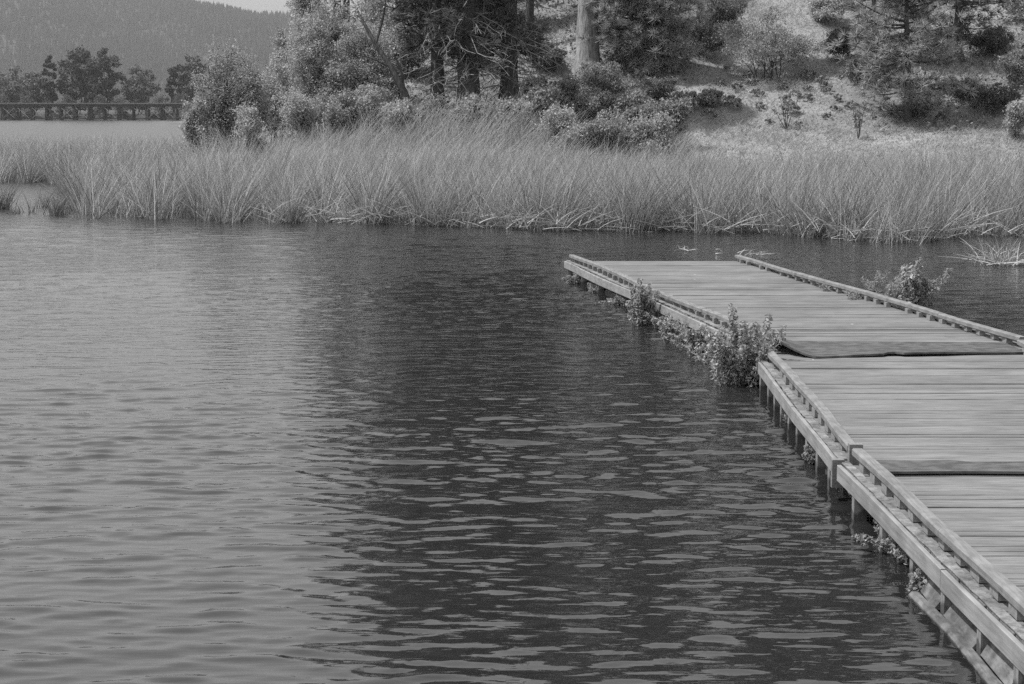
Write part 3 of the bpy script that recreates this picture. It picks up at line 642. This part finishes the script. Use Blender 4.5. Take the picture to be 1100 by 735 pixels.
# ------------------------------------------------------------------ reeds and grasses
rg = np.random.default_rng(8)
FR = np.array([at(px, py) for px, py in ((-200, 195), (56, 197), (84, 233), (200, 238), (330, 240), (420, 242), (520, 245), (600, 250), (640, 248), (740, 250), (830, 252), (900, 258), (955, 263), (1010, 258), (1060, 254), (1250, 256))])
FR = FR[np.argsort(FR[:, 0])]
def zfront(X): return np.interp(X, FR[:, 0], FR[:, 1])
def pnoise(X, Y, k=1.0, s=0):
    return (np.sin(X * 1.3 * k + 1.7 * np.sin(Y * .9 * k + s) + s) + np.sin(Y * 1.7 * k + 1.3 * np.sin(X * .8 * k + 2 * s)) + np.sin(X * 3.1 * k + Y * 2.3 * k + s * 3)) / 3
def reed_field(n, back, hlo, hhi, dens_pow, ragged=1.6):
    X = np.where(rg.uniform(size=n * 2) < .8, rg.uniform(-23, 21, n * 2), rg.uniform(-29, -11, n * 2)); f = zfront(X) + ragged * pnoise(X, X * 0 + 3, .9, 1) * .6 + .35 * np.abs(rg.normal(size=n * 2)) + np.where(X < -4, .9, .35) * np.maximum(0, np.sin(X * 5.1) + np.sin(X * 3.3 + 1))
    u = rg.uniform(0, 1, n * 2) ** dens_pow; Y = f + (np.where(X < -9, back + 34 * sst(9, 13.5, -X), back) - f) * u
    keep = (np.abs(X) < .29 * Y + 3) & (rg.uniform(size=n * 2) < .58 + .75 * pnoise(X, Y, 1.3, 2))
    gap_ = (Y - f < 3.2 + 1.2 * pnoise(X, Y, .5, 7)) & (X < -2.5) & (np.sin(X * 2.9 + .6 * Y) + np.sin(X * 4.7 + 1.3) + .5 * np.sin(X * 9.1) < .15)
    keep &= ~(gap_ & (rg.uniform(size=n * 2) < .93))
    X, Y = X[keep][:n], Y[keep][:n]; m = len(X)
    h = rg.uniform(hlo, hhi, m) * (1 + .20 * pnoise(X, Y, .7, 5)) * np.where(rg.uniform(size=m) < .1, .6, 1) * np.where(X < -11, .93, 1) * np.where((X < -9) & (Y > 67), 1.10, 1)
    D = np.stack([.09 + rg.normal(0, .25, m) * np.where(rg.uniform(size=m) < .14, 2.2, 1) + .10 * pnoise(X, Y, 1.5, 9), rg.normal(0, .2, m), np.ones(m)], -1)
    return X, Y, h, D
X, Y, h, D = reed_field(98000, 66, .75, 2.15, 1.25)
V, Q = blades(np.stack([X, Y, np.maximum(hfun(X, Y), -.15)], -1), D, h, rg.uniform(.011, .028, len(X)), rg, .15, 3)
o = obj('reeds', V, Q, M['reed']); o['kind'] = 'stuff'; o['label'] = 'dense bed of grey reeds along the shore'
X, Y, h, D = reed_field(42000, 66, .8, 2.05, 1.5)
k_ = pnoise(X, Y, .9, 6) > -.15; X, Y, h, D = X[k_], Y[k_], h[k_], D[k_]
V, Q = blades(np.stack([X, Y, np.full(len(X), -.15)], -1), D, h, rg.uniform(.013, .03, len(X)), rg, .26, 3)
o = obj('green_reeds', V, Q, M['reed_dark']); o['kind'] = 'stuff'; o['label'] = 'darker green rushes mixed into the reed bed'
# broken dead reeds at the waterline
m = 1500; X = rg.uniform(-7, 19, m); Y = zfront(X) + rg.uniform(-.35, 1.0, m)
D = np.stack([rg.normal(.3, .9, m), rg.normal(-.15, .5, m), rg.uniform(.1, 1.2, m)], -1)
V, Q = blades(np.stack([X, Y, rg.uniform(0, .35, m)], -1), D, rg.uniform(.3, 1.1, m), rg.uniform(.018, .035, m), rg, .3, 3)
V[:, 2] = np.maximum(V[:, 2], .012)
o = obj('dead_reeds', V, Q, M['reed_dead']); o['kind'] = 'stuff'; o['label'] = 'broken pale dead reeds lying along the waterline'
# tall bank grass behind the reeds
m = 52000; X = rg.uniform(-14, 24, m); Y = rg.uniform(65, 74, m)
keep = (rg.uniform(size=m) < np.where(X < 6.5, .9, .18)) & (np.abs(X) < .29 * Y + 2) & ((Y < 70) | (X < 7)); X, Y = X[keep], Y[keep]; m = len(X)
D = np.stack([.18 + rg.normal(0, .22, m), rg.normal(0, .2, m), np.ones(m)], -1)
V, Q = blades(np.stack([X, Y, hfun(X, Y) - .05], -1), D, rg.uniform(.7, 1.6, m) * np.where(X > 6.5, .6, 1) * np.where((X > -9) & (X < 2), 1.25 + .3 * pnoise(X, Y, .8, 3), 1), rg.uniform(.015, .04, m), rg, .3, 3)
o = obj('bank_grass', V, Q, M['grass']); o['kind'] = 'stuff'; o['label'] = 'tall dry grass on the bank behind the reeds'
# short dry grass on the slope
m = 150000; X = rg.uniform(-4, 30, m); Y = 69 + 35 * rg.uniform(0, 1, m) ** 1.3
keep = np.abs(X) < .29 * Y + 2; X, Y = X[keep], Y[keep]; m = len(X)
D = np.stack([.2 + rg.normal(0, .5, m), rg.normal(-.1, .4, m), np.ones(m)], -1)
V, Q = blades(np.stack([X, Y, hfun(X, Y) - .02], -1), D, rg.uniform(.08, .30, m) * (1 + .5 * pnoise(X, Y, .7, 4)), rg.uniform(.02, .045, m), rg, .4, 2)
o = obj('slope_grass', V, Q, M['grass']); o['kind'] = 'stuff'; o['label'] = 'short dry grass covering the slope'
# ground litter / undergrowth, its dark colour also deepening the hillside shade
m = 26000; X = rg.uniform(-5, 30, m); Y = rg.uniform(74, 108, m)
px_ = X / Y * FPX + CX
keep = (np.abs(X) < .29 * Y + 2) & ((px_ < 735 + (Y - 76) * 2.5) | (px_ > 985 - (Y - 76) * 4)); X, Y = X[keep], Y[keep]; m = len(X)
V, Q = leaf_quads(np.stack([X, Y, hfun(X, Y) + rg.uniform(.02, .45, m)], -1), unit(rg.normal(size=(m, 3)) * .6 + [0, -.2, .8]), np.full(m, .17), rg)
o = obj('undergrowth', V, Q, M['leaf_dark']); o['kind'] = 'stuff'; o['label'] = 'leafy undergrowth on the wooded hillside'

# separate clumps standing in the water
def clump(px, py, hpx, wpx, n, label, seed, mat='reed_dark', dead=0):
    r = np.random.default_rng(seed); X, Y = at(px, py); s = FPX / Y
    t = thing('reed_clump', (X, Y, 0), label, 'reeds', 'reed clumps standing in open water')
    P = np.stack([X + r.normal(0, .3, n) * wpx / s, Y + r.normal(0, .25, n), np.full(n, -.1)], -1)
    D = np.stack([.12 + r.normal(0, .2, n), r.normal(0, .18, n), np.ones(n)], -1)
    V, Q = blades(P, D, hpx / s * r.uniform(.55, 1.15, n), r.uniform(.018, .036, n), r, .22, 3); obj('blades', V, Q, M[mat], t)
    if dead:
        P = np.stack([X + r.normal(0, .33, dead) * wpx / s, Y + r.normal(0, .3, dead), np.full(dead, .03)], -1)
        D = np.stack([r.normal(.25, .9, dead), r.normal(0, .5, dead), r.uniform(.05, .8, dead)], -1)
        V, Q = blades(P, D, hpx / s * r.uniform(.4, 1.1, dead), r.uniform(.018, .03, dead), r, .45, 4); V[:, 2] = np.maximum(V[:, 2], .012); obj('dead_stalks', V, Q, M['reed_dead'], t)
clump(2, 224, 34, 16, 130, 'reed clump in the water at the left picture edge', 401)
clump(17, 229, 12, 8, 50, 'tiny dark reed tuft near the left edge, lowest of the left clumps', 402)
clump(33, 228, 26, 7, 16, 'thin leaning reed stalks between the two small left tufts', 403)
clump(47, 222, 24, 6, 36, 'slim dark upright reed tuft right of the thin stalks', 404)
clump(62, 230, 26, 16, 170, 'compact dark reed clump left of the main reed front', 405)
clump(80, 224, 22, 10, 60, 'thin pale reed clump joining the main reed front at left', 406)
clump(1075, 284, 34, 50, 90, 'tangled dead reed clump in the dark water right of the dock', 407, 'reed', 130)
clump(812, 274, 12, 26, 8, 'few bent dead stalks in the water past the far dock corner', 408, 'reed_dead', 16)
clump(735, 270, 7, 24, 4, 'flat broken stalks floating behind the far end of the dock', 409, 'reed_dead', 16)
clump(770, 271, 7, 8, 3, 'two small bent stalks sticking up behind the dock end', 410, 'reed_dead', 5)
clump(917, 215, 62, 18, 40, 'tall bare dark stalks standing up in the reed front above the dock plant', 411, 'leaf_dark')

# ------------------------------------------------------------------ dock
DZ = .31
EDGE = .085
def xl1(Y): return 1.109 + .154 * (35.2 - Y)
def xr1(Y): return 4.31 + .150 * (34.9 - Y)
def xl2(Y): return 2.77 + .027 * (Y - 15.4)
def xl3(Y): return 2.764 + .019 * (14.25 - Y)
W2 = 3.12
def octo(w0, w1, z0, z1, c=.008):
    return [(w0 + c, z0), (w1 - c, z0), (w1, z0 + c), (w1, z1 - c), (w1 - c, z1), (w0 + c, z1), (w0, z1 - c), (w0, z0 + c)]
def dock(Ya, Yb, xl, xr, seed, label, posts, far_cap=True, left_start=None, wander=.010):
    """floating dock section between depths Ya (near) and Yb (far)"""
    r = np.random.default_rng(seed); Yc = (Ya + Yb) / 2
    t = thing('dock_section', ((xl(Yc) + xr(Yc)) / 2, Yc, 0), label, 'dock', 'floating dock sections')
    mb = MB(); y = Ya + .01
    while y < Yb - .12:                                   # decking: every plank its own solid
        w = .138 + r.normal() * .002; gap = abs(r.normal(.006, .003)) + (.010 if r.uniform() < .07 else 0)
        y1 = min(y + w, Yb - .002); sag = .006 * math.sin(y * .9 + seed) + r.normal() * .0025
        a, b = r.normal() * .006, r.normal() * .006; tl = r.normal() * .0025
        L0, L1 = xl(y) - EDGE + a, xr(y) + EDGE + b; n = 5
        xs_ = np.linspace(0, 1, n); wob = r.normal(0, .0018, n)
        pv = []
        for k in range(n):
            for yy, zz in ((y, -.038), (y1, -.038), (y1, -.005), (y1 - .004, tl), (y + .004, -tl), (y, -.005)):
                x = (L0 if yy < (y + y1) / 2 else xl(y1) - EDGE + a) * (1 - xs_[k]) + (L1 if yy < (y + y1) / 2 else xr(y1) + EDGE + b) * xs_[k]
                pv.append((x, yy, DZ + sag + zz + wob[k]))
        q = [[k * 6 + j, k * 6 + (j + 1) % 6, k * 6 + 6 + (j + 1) % 6, k * 6 + 6 + j] for k in range(n - 1) for j in range(6)]
        q += [[0, 5, 4, 3], [0, 3, 2, 1], [24 + 3, 24 + 4, 24 + 5, 24 + 0], [24 + 1, 24 + 2, 24 + 3, 24 + 0]]
        mb.add(pv, q); y += w + gap
    mb.build('decking', M['deck'], t)
    for side, xf in ((-1, xl), (1, xr)):
        # cap rails in three-metre lengths, a little warped
        y = Ya + (.05 if side < 0 else .08); cuts = [y]
        while y < Yb - 1.2: y += r.uniform(2.6, 3.6); cuts.append(min(y, Yb - .04))
        if cuts[-1] < Yb - .05: cuts[-1] = Yb - .04
        ph = r.uniform(0, 6)
        for c0, c1 in zip(cuts[:-1], cuts[1:]):
            yy = np.linspace(c0 + .004, c1 - .004, 14)
            off = wander * np.sin(yy * .8 + ph) + .006 * np.sin(yy * 2.3 + ph); zz = DZ + .064 + .010 * (1 + np.sin(yy * .75 + ph * 2)) * .6 + r.normal() * .002
            m = MB(); prof = octo(-.014, .078, 0, .066, .012) if side < 0 else octo(-.078, .014, 0, .066, .012)
            path = np.stack([xf(yy) + off, yy, zz], -1); m.sweep(path, prof); o_ = m.build('cap_rail', M['rail'], t)
        # spacer blocks under the cap
        y = Ya + .06
        while y < Yb - .25:
            ln = r.uniform(.16, .22)
            if r.uniform() > .07:
                m = MB(); x = xf(y + ln / 2)
                xa, xb = (x, x + .07) if side < 0 else (x - .07, x)
                m.box(xa + r.normal() * .004, xb, y, y + ln, DZ + .004, DZ + .066 + .006 * (1 + math.sin((y + ln / 2) * .75 + ph * 2))); m.build('spacer_block', M['block'], t)
            y += r.uniform(.41, .45)
        # rough mossy strip along the plank ends
        yy = np.linspace(Ya + .03, Yb - .03, 60); m = MB()
        pr = octo(-EDGE - .003, -.018, .003, .017, .004) if side < 0 else octo(.018, EDGE + .003, .003, .017, .004)
        m.sweep(np.stack([xf(yy) + r.normal(0, .003, 60), yy, DZ + .006 * np.sin(yy * .9 + seed) + r.normal(0, .002, 60)], -1), pr); m.build('edge_strip', M['mossy'], t)
        # fascia boards
        y = Ya + .02
        while y < Yb - .1:
            y1 = min(y + r.uniform(2.4, 3.4), Yb - .02)
            if Yb - y1 < .6: y1 = Yb - .02
            yy = np.linspace(y + .003, y1 - .003, 10); m = MB()
            pr = octo(-EDGE - .042, -EDGE - .006, -.135, -.004, .004) if side < 0 else octo(EDGE + .006, EDGE + .042, -.135, -.004, .004)
            m.sweep(np.stack([xf(yy) + .006 * np.sin(yy * 1.3 + ph), yy, DZ + .006 * np.sin(yy * .9 + ph) + 0 * yy + r.normal() * .004], -1), pr); m.build('fascia_board', M['fascia'], t)
            y = y1
    for y in posts:
        for side, xf in ((-1, xl), (1, xr)):
            x = xf(y) + side * .065; m = MB(); w = .05
            m.box(x - w, x + w, y - w, y + w, -.5, DZ - .05); m.build('post', M['post'], t)
    # unseen float body, added so no light shows through under the deck
    m = MB(); yy = np.linspace(Ya + .1, Yb - .1, 12)
    m.sweep(np.stack([(xl(yy) + xr(yy)) / 2, yy, 0 * yy], -1), octo(-1.42, 1.42, -.3, DZ - .045, .03)); m.build('float_light_block', M['post'], t)
    return t
PO3 = [7.4, 8.2, 9.0, 9.8, 10.55, 11.4, 12.25, 13.2, 14.2]
s3 = dock(5.0, 14.85, xl3, lambda y: xl3(y) + W2, 51, 'nearest dock section with lit fascia, running off the lower right of the picture', PO3)
s2 = dock(14.95, 22.0, xl2, lambda y: xl2(y) + W2, 52, 'middle dock section between the two black rubber mats', [15.35, 16.1, 16.8, 17.5, 18.15, 18.8, 19.4, 20.0, 20.8, 21.6])
s1 = dock(22.15, 35.2, xl1, xr1, 53, 'far dock section angling left with weeds along its left side', [23, 24.5, 26, 27.5, 29, 30.5, 32, 33.5, 34.9], wander=.03)
# end post where the rails of two sections meet
m = MB(); m.box(2.735, 2.845, 14.862, 14.945, DZ - .10, DZ + .158); m.box(2.60, 2.70, 14.87, 14.94, DZ - .2, DZ + .03); m.build('end_post', M['rail'], s2)
# slanting skid boards and a waterline log beside the near section
for k, (ya, yb) in enumerate(((11.5, 11.95), (10.62, 11.36), (9.86, 10.5), (9.05, 9.75), (8.25, 8.95), (7.45, 8.15))):
    m = MB(); r = random.Random(k)
    xa = xl3(ya); xb_ = xl3(yb); top = .15 + r.uniform(-.015, .015); out_ = -.15 + r.uniform(-.015, .015); low = .02
    m.hexa([(xa + out_, ya, low), (xa + .17, ya, low - .05), (xb_ + .17, yb, low - .05), (xb_ + out_ + .02, yb, low), (xa - .03, ya, top), (xa + .08, ya, top), (xb_ + .08, yb, top + .015), (xb_ - .02, yb, top + .015)])
    m.build('skid_board', M['float'], s3)
m = MB(); yy = np.linspace(6, 11.9, 14); m.sweep(np.stack([xl3(yy) - .15 + .012 * np.sin(yy * 3), yy, 0 * yy - .03], -1), octo(-.05, .03, -.08, .06, .02)); m.build('waterline_log', M['float'], s3)
for Ya, Yb, xf, s_ in ((15.2, 18.6, xl2, s2), (18.8, 21.9, xl2, s2), (22.4, 28, xl1, s1), (28.2, 34.9, xl1, s1)):
    m = MB(); yy = np.linspace(Ya, Yb, 14); m.sweep(np.stack([xf(yy) + .03 + .015 * np.sin(yy * 3), yy, 0 * yy + .0], -1), octo(-.06, .06, -.1, .09, .03)); m.build('waterline_log', M['post'], s_)

# rubber mats across the joints
def mat_sheet(name, xs_, near, far, hnear, hfar, th, label, curl=None):
    n = len(xs_); k = 9
    V = np.zeros((n, k, 3))
    for i, x in enumerate(xs_):
        for j in range(k):
            t = j / (k - 1); V[i, j] = (x, near(x) * (1 - t) + far(x) * t, DZ + .012 + hnear(x) * (1 - t) ** 2 + hfar(x) * t ** 2)
    if curl is not None: V = curl(V)
    top = V.reshape(-1, 3); bot = top - np.array([0, 0, th])
    i = np.arange(n - 1)[:, None] * k; j = np.arange(k - 1)[None, :]
    q = np.stack([i + j, i + k + j, i + k + j + 1, i + j + 1], -1).reshape(-1, 4); N_ = n * k
    Fs = [q, q[:, ::-1] + N_]
    ed = []
    for a in range(n - 1):
        ed += [[a * k, a * k + N_, (a + 1) * k + N_, (a + 1) * k], [a * k + k - 1, (a + 1) * k + k - 1, (a + 1) * k + k - 1 + N_, a * k + k - 1 + N_]]
    for b in range(k - 1):
        ed += [[b, b + 1, b + 1 + N_, b + N_], [(n - 1) * k + b, (n - 1) * k + b + N_, (n - 1) * k + b + 1 + N_, (n - 1) * k + b + 1]]
    Fs.append(np.array(ed))
    o = obj(name, np.vstack([top, bot]), [np.concatenate(Fs)], M['rubber'])
    o['label'] = label; o['category'] = 'mat'
    return o
xa = np.concatenate([np.linspace(3.10, 3.55, 16), np.linspace(3.62, 6.05, 30)])
def curl1(V):
    x = V[:, :, 0]; t = np.clip((3.50 - x) / .4, 0, 1); V[:, :, 2] += .13 * t ** 1.6
    V[:, :, 1] += .55 * t ** 1.3 * (np.linspace(1, 0, V.shape[1])[None, :])
    return V
mat_sheet('rubber_mat', xa, lambda x: 21.2 + .16 * (x - 3.3) + (.10 if 4.36 < x < 4.50 else 0) + .02 * math.sin(x * 5), lambda x: 22.85 - .06 * (x - 3.3), lambda x: .035 + .012 * math.sin(x * 3), lambda x: .004, .022, 'black rubber mat with a curled left corner over the far dock joint', curl1)
xa = np.linspace(2.90, 6.0, 34)
mat_sheet('rubber_mat', xa, lambda x: 14.33 + .012 * math.sin(x * 4), lambda x: 14.93 - .09 * float(sst(3.55, 3.75, x)) + .01 * math.sin(x * 9), lambda x: .03, lambda x: .006, .02, 'black rubber mat lying flat over the near dock joint')
mb = MB(); mb.box(3.02, 3.26, 21.98, 22.13, DZ + .12, DZ + .155); mb.build('rail_end_plank', M['rail'], s1)
mb = MB(); mb.box(xl1(35.2) - .16, xr1(35.2) + .16, 35.203, 35.245, DZ - .16, DZ - .002); mb.build('end_board', M['fascia'], s1)

# ------------------------------------------------------------------ weeds growing on the dock
def weed(px, py, hpx, wpx, label, seed, z=0.05, n_st=14, leaf=.085, per=26, droop=.0, mat='weed', name='dock_weed', tall=None, X=None, Y=None, asp=.45, spread=1.0):
    leaf *= .70; per = int(per * 2.3)
    r = np.random.default_rng(seed)
    if X is None: X, Y = at(px, py, z)
    s = FPX / Y; H, W = hpx / s, wpx / s
    t = thing(name, (X, Y, z), label, 'plant'); tb = MB(); P, Nn = [], []
    for k in range(n_st):
        b = np.array([X + r.normal() * W * .14, Y + r.normal() * W * .14, z - .05])
        hh = H * r.uniform(.45, .9) if not (tall and k == 0) else H * tall
        e = b + np.array([r.normal() * W * .28 * spread, r.normal() * W * .25, hh]) * (1 if k else np.array([.4, .4, 1]))
        mid = (b + e) / 2 + r.normal(size=3) * .05 * H; ts = np.linspace(0, 1, 8)[:, None]
        path = (1 - ts) ** 2 * b + 2 * ts * (1 - ts) * mid + ts ** 2 * e
        path[:, 2] -= droop * H * ts[:, 0] ** 2 * (k % 2)
        tb.tube(path, np.linspace(.009, .003, 8), 4)
        for q in range(int(per * 1.9)):
            u = r.uniform(.12, 1.03); c = np.array([np.interp(u, ts[:, 0], path[:, m_]) for m_ in range(3)])
            d = unit(r.normal(size=3) + np.array([0, 0, .4])); P.append(c + d * leaf * 1.1 * (1.5 - u * .9)); Nn.append(unit(r.normal(size=3) * .8 + np.array([-.2, -.2, .7])))
    tb.build('stems', M['twig'], t); V, Q = leaf_quads(np.array(P), np.array(Nn), np.full(len(P), leaf), r, asp); obj('leaves', V, Q, M[mat], t)
    return t
weed(800, 408, 80, 76, 'biggest weed, bushy with one tall spike, at the corner of the middle dock section', 501, n_st=34, per=46, tall=1.05, leaf=.085)
weed(788, 396, 36, 60, 'spreading lower weed trailing into the water left of the tall spiked weed', 502, n_st=22, per=34, leaf=.08, spread=1.4, droop=.4)
weed(690, 345, 48, 34, 'bushy weed on two dark stalks halfway along the far dock section', 503, n_st=22, per=40, leaf=.09, tall=1.0)
weed(752, 374, 32, 44, 'ragged weed between the two big dock weeds', 504, n_st=16, per=30, leaf=.08, spread=1.3, droop=.3)
weed(726, 358, 22, 40, 'low mossy weed at the waterline right of the two-stalked weed', 505, n_st=16, per=26, leaf=.07, spread=1.2)
weed(982, 325, 50, 30, 'leafy weed with a tall leafy spike beyond the right dock rail', 506, n_st=18, per=34, leaf=.11, tall=1.0)
weed(962, 318, 26, 44, 'pale grassy weed beyond the right dock rail left of the leafy spike', 507, n_st=20, per=16, leaf=.09, asp=.2)
weed(938, 312, 26, 20, 'thin pale feathery weed standing over the right dock rail', 508, n_st=9, per=18, leaf=.08, asp=.25)
weed(0, 0, 16, 20, 'small tuft sprouting on the deck at the right rail, nearer one', 509, z=DZ, n_st=7, per=12, leaf=.06, X=xr1(28.0) - .14, Y=28.0, asp=.3)
weed(0, 0, 12, 14, 'small tuft sprouting on the deck at the right rail, farther one', 510, z=DZ, n_st=6, per=10, leaf=.06, X=xr1(29.4) - .14, Y=29.4, asp=.3)
for k, (px, py, h, w, lab) in enumerate(((742, 368, 26, 46, 'mossy weed mat at the waterline left of the ragged weed'), (665, 325, 13, 34, 'mossy weed mat at the waterline left of the two-stalked weed'), (712, 350, 20, 40, 'mossy weed mat at the waterline right below the two-stalked weed'), (768, 386, 30, 46, 'mossy weed mat at the waterline under the spreading weed'), (850, 448, 18, 18, 'little weed tuft between the first posts of the middle dock section'), (940, 548, 26, 20, 'weed tuft between the posts just below the end post'), (968, 588, 34, 44, 'broad weed mass at the waterline below the joint of the near section'), (1000, 628, 26, 30, 'weed tuft against the first skid board'), (925, 530, 24, 26, 'dark weed tuft just under the rail end post'), (622, 302, 14, 26, 'mossy weed fringe under the far left dock corner'), (645, 312, 12, 34, 'mossy weed fringe under the bright fascia board of the far section'), (880, 492, 26, 22, 'small weed tuft in the shade under the middle dock section'), (908, 520, 24, 22, 'weed tuft under the dock just before the rail end post'), (960, 575, 30, 30, 'tangled weed under the near section below the end post'), (985, 600, 34, 36, 'larger tangled weed under the near dock section beside the skid boards'))):
    weed(px, py, h, w, lab, 520 + k, n_st=14, per=24, leaf=.055, mat='weed' if k not in (1, 2, 8, 9, 10) else 'leaf_mid', spread=1.3, droop=.3)

# ------------------------------------------------------------------ light, air, camera
w = bpy.data.worlds.new('World'); sc.world = w; w.use_nodes = True
nt = w.node_tree; nt.nodes.clear()
out = nt.nodes.new('ShaderNodeOutputWorld'); bg = nt.nodes.new('ShaderNodeBackground'); sky = nt.nodes.new('ShaderNodeTexSky'); spl = nt.nodes.new('ShaderNodeSeparateColor'); bw = nt.nodes.new('ShaderNodeMath'); bw.operation = 'MULTIPLY_ADD'; bw.inputs[1].default_value = .35
sky.sky_type = 'NISHITA'; sky.sun_disc = False; sky.sun_elevation = SUN_EL; sky.sun_rotation = math.atan2(TOSUN.x, TOSUN.y)
sky.air_density = 2.2; sky.dust_density = .8; sky.ozone_density = 1.0
nt.links.new(sky.outputs[0], spl.inputs[0]); nt.links.new(spl.outputs[1], bw.inputs[0]); nt.links.new(spl.outputs[2], bw.inputs[2]); nt.links.new(bw.outputs[0], bg.inputs[0]); bg.inputs[1].default_value = .071
nt.links.new(bg.outputs[0], out.inputs[0])
L = bpy.data.lights.new('sun', 'SUN'); L.energy = 3.1; L.angle = math.radians(.53); L.color = (1, 1, 1)
so = link(bpy.data.objects.new('sun', L)); so.rotation_euler = (-TOSUN).to_track_quat('-Z', 'Y').to_euler(); so.location = (-40, 0, 60)

hm, nt, nd, lk = mat_new('haze_air')
out = nd.new('ShaderNodeOutputMaterial'); pv = nd.new('ShaderNodeVolumePrincipled')
pv.inputs['Color'].default_value = (.9, .9, .9, 1); pv.inputs['Density'].default_value = 1.15e-4; pv.inputs['Anisotropy'].default_value = .2
lk.new(pv.outputs[0], out.inputs['Volume'])
mb = MB(); mb.box(-2650, 1850, -70, 4250, -3.5, 360); hz = mb.build('haze', hm); hz['kind'] = 'stuff'; hz['label'] = 'thin summer haze'

cam = bpy.data.cameras.new('camera'); co = link(bpy.data.objects.new('camera', cam))
cam.sensor_width = 36; cam.lens = FPX / 1100 * 36; cam.clip_end = 9000; cam.clip_start = .1
co.location = (0, 0, CAMH); co.rotation_euler = (math.pi / 2 - PITCH, 0, 0)
sc.camera = co
sc.view_settings.view_transform = 'Standard'; sc.view_settings.look = 'None'; sc.view_settings.gamma = 1; sc.view_settings.exposure = .65
sc.cycles.use_denoising = False
try: sc.cycles.denoiser = 'OPENIMAGEDENOISE'
except Exception: pass
sc.cycles.max_bounces = 6; sc.cycles.diffuse_bounces = 3; sc.cycles.glossy_bounces = 3; sc.cycles.transmission_bounces = 3; sc.cycles.volume_bounces = 0; sc.cycles.transparent_max_bounces = 4
sc.cycles.caustics_reflective = False; sc.cycles.caustics_refractive = False
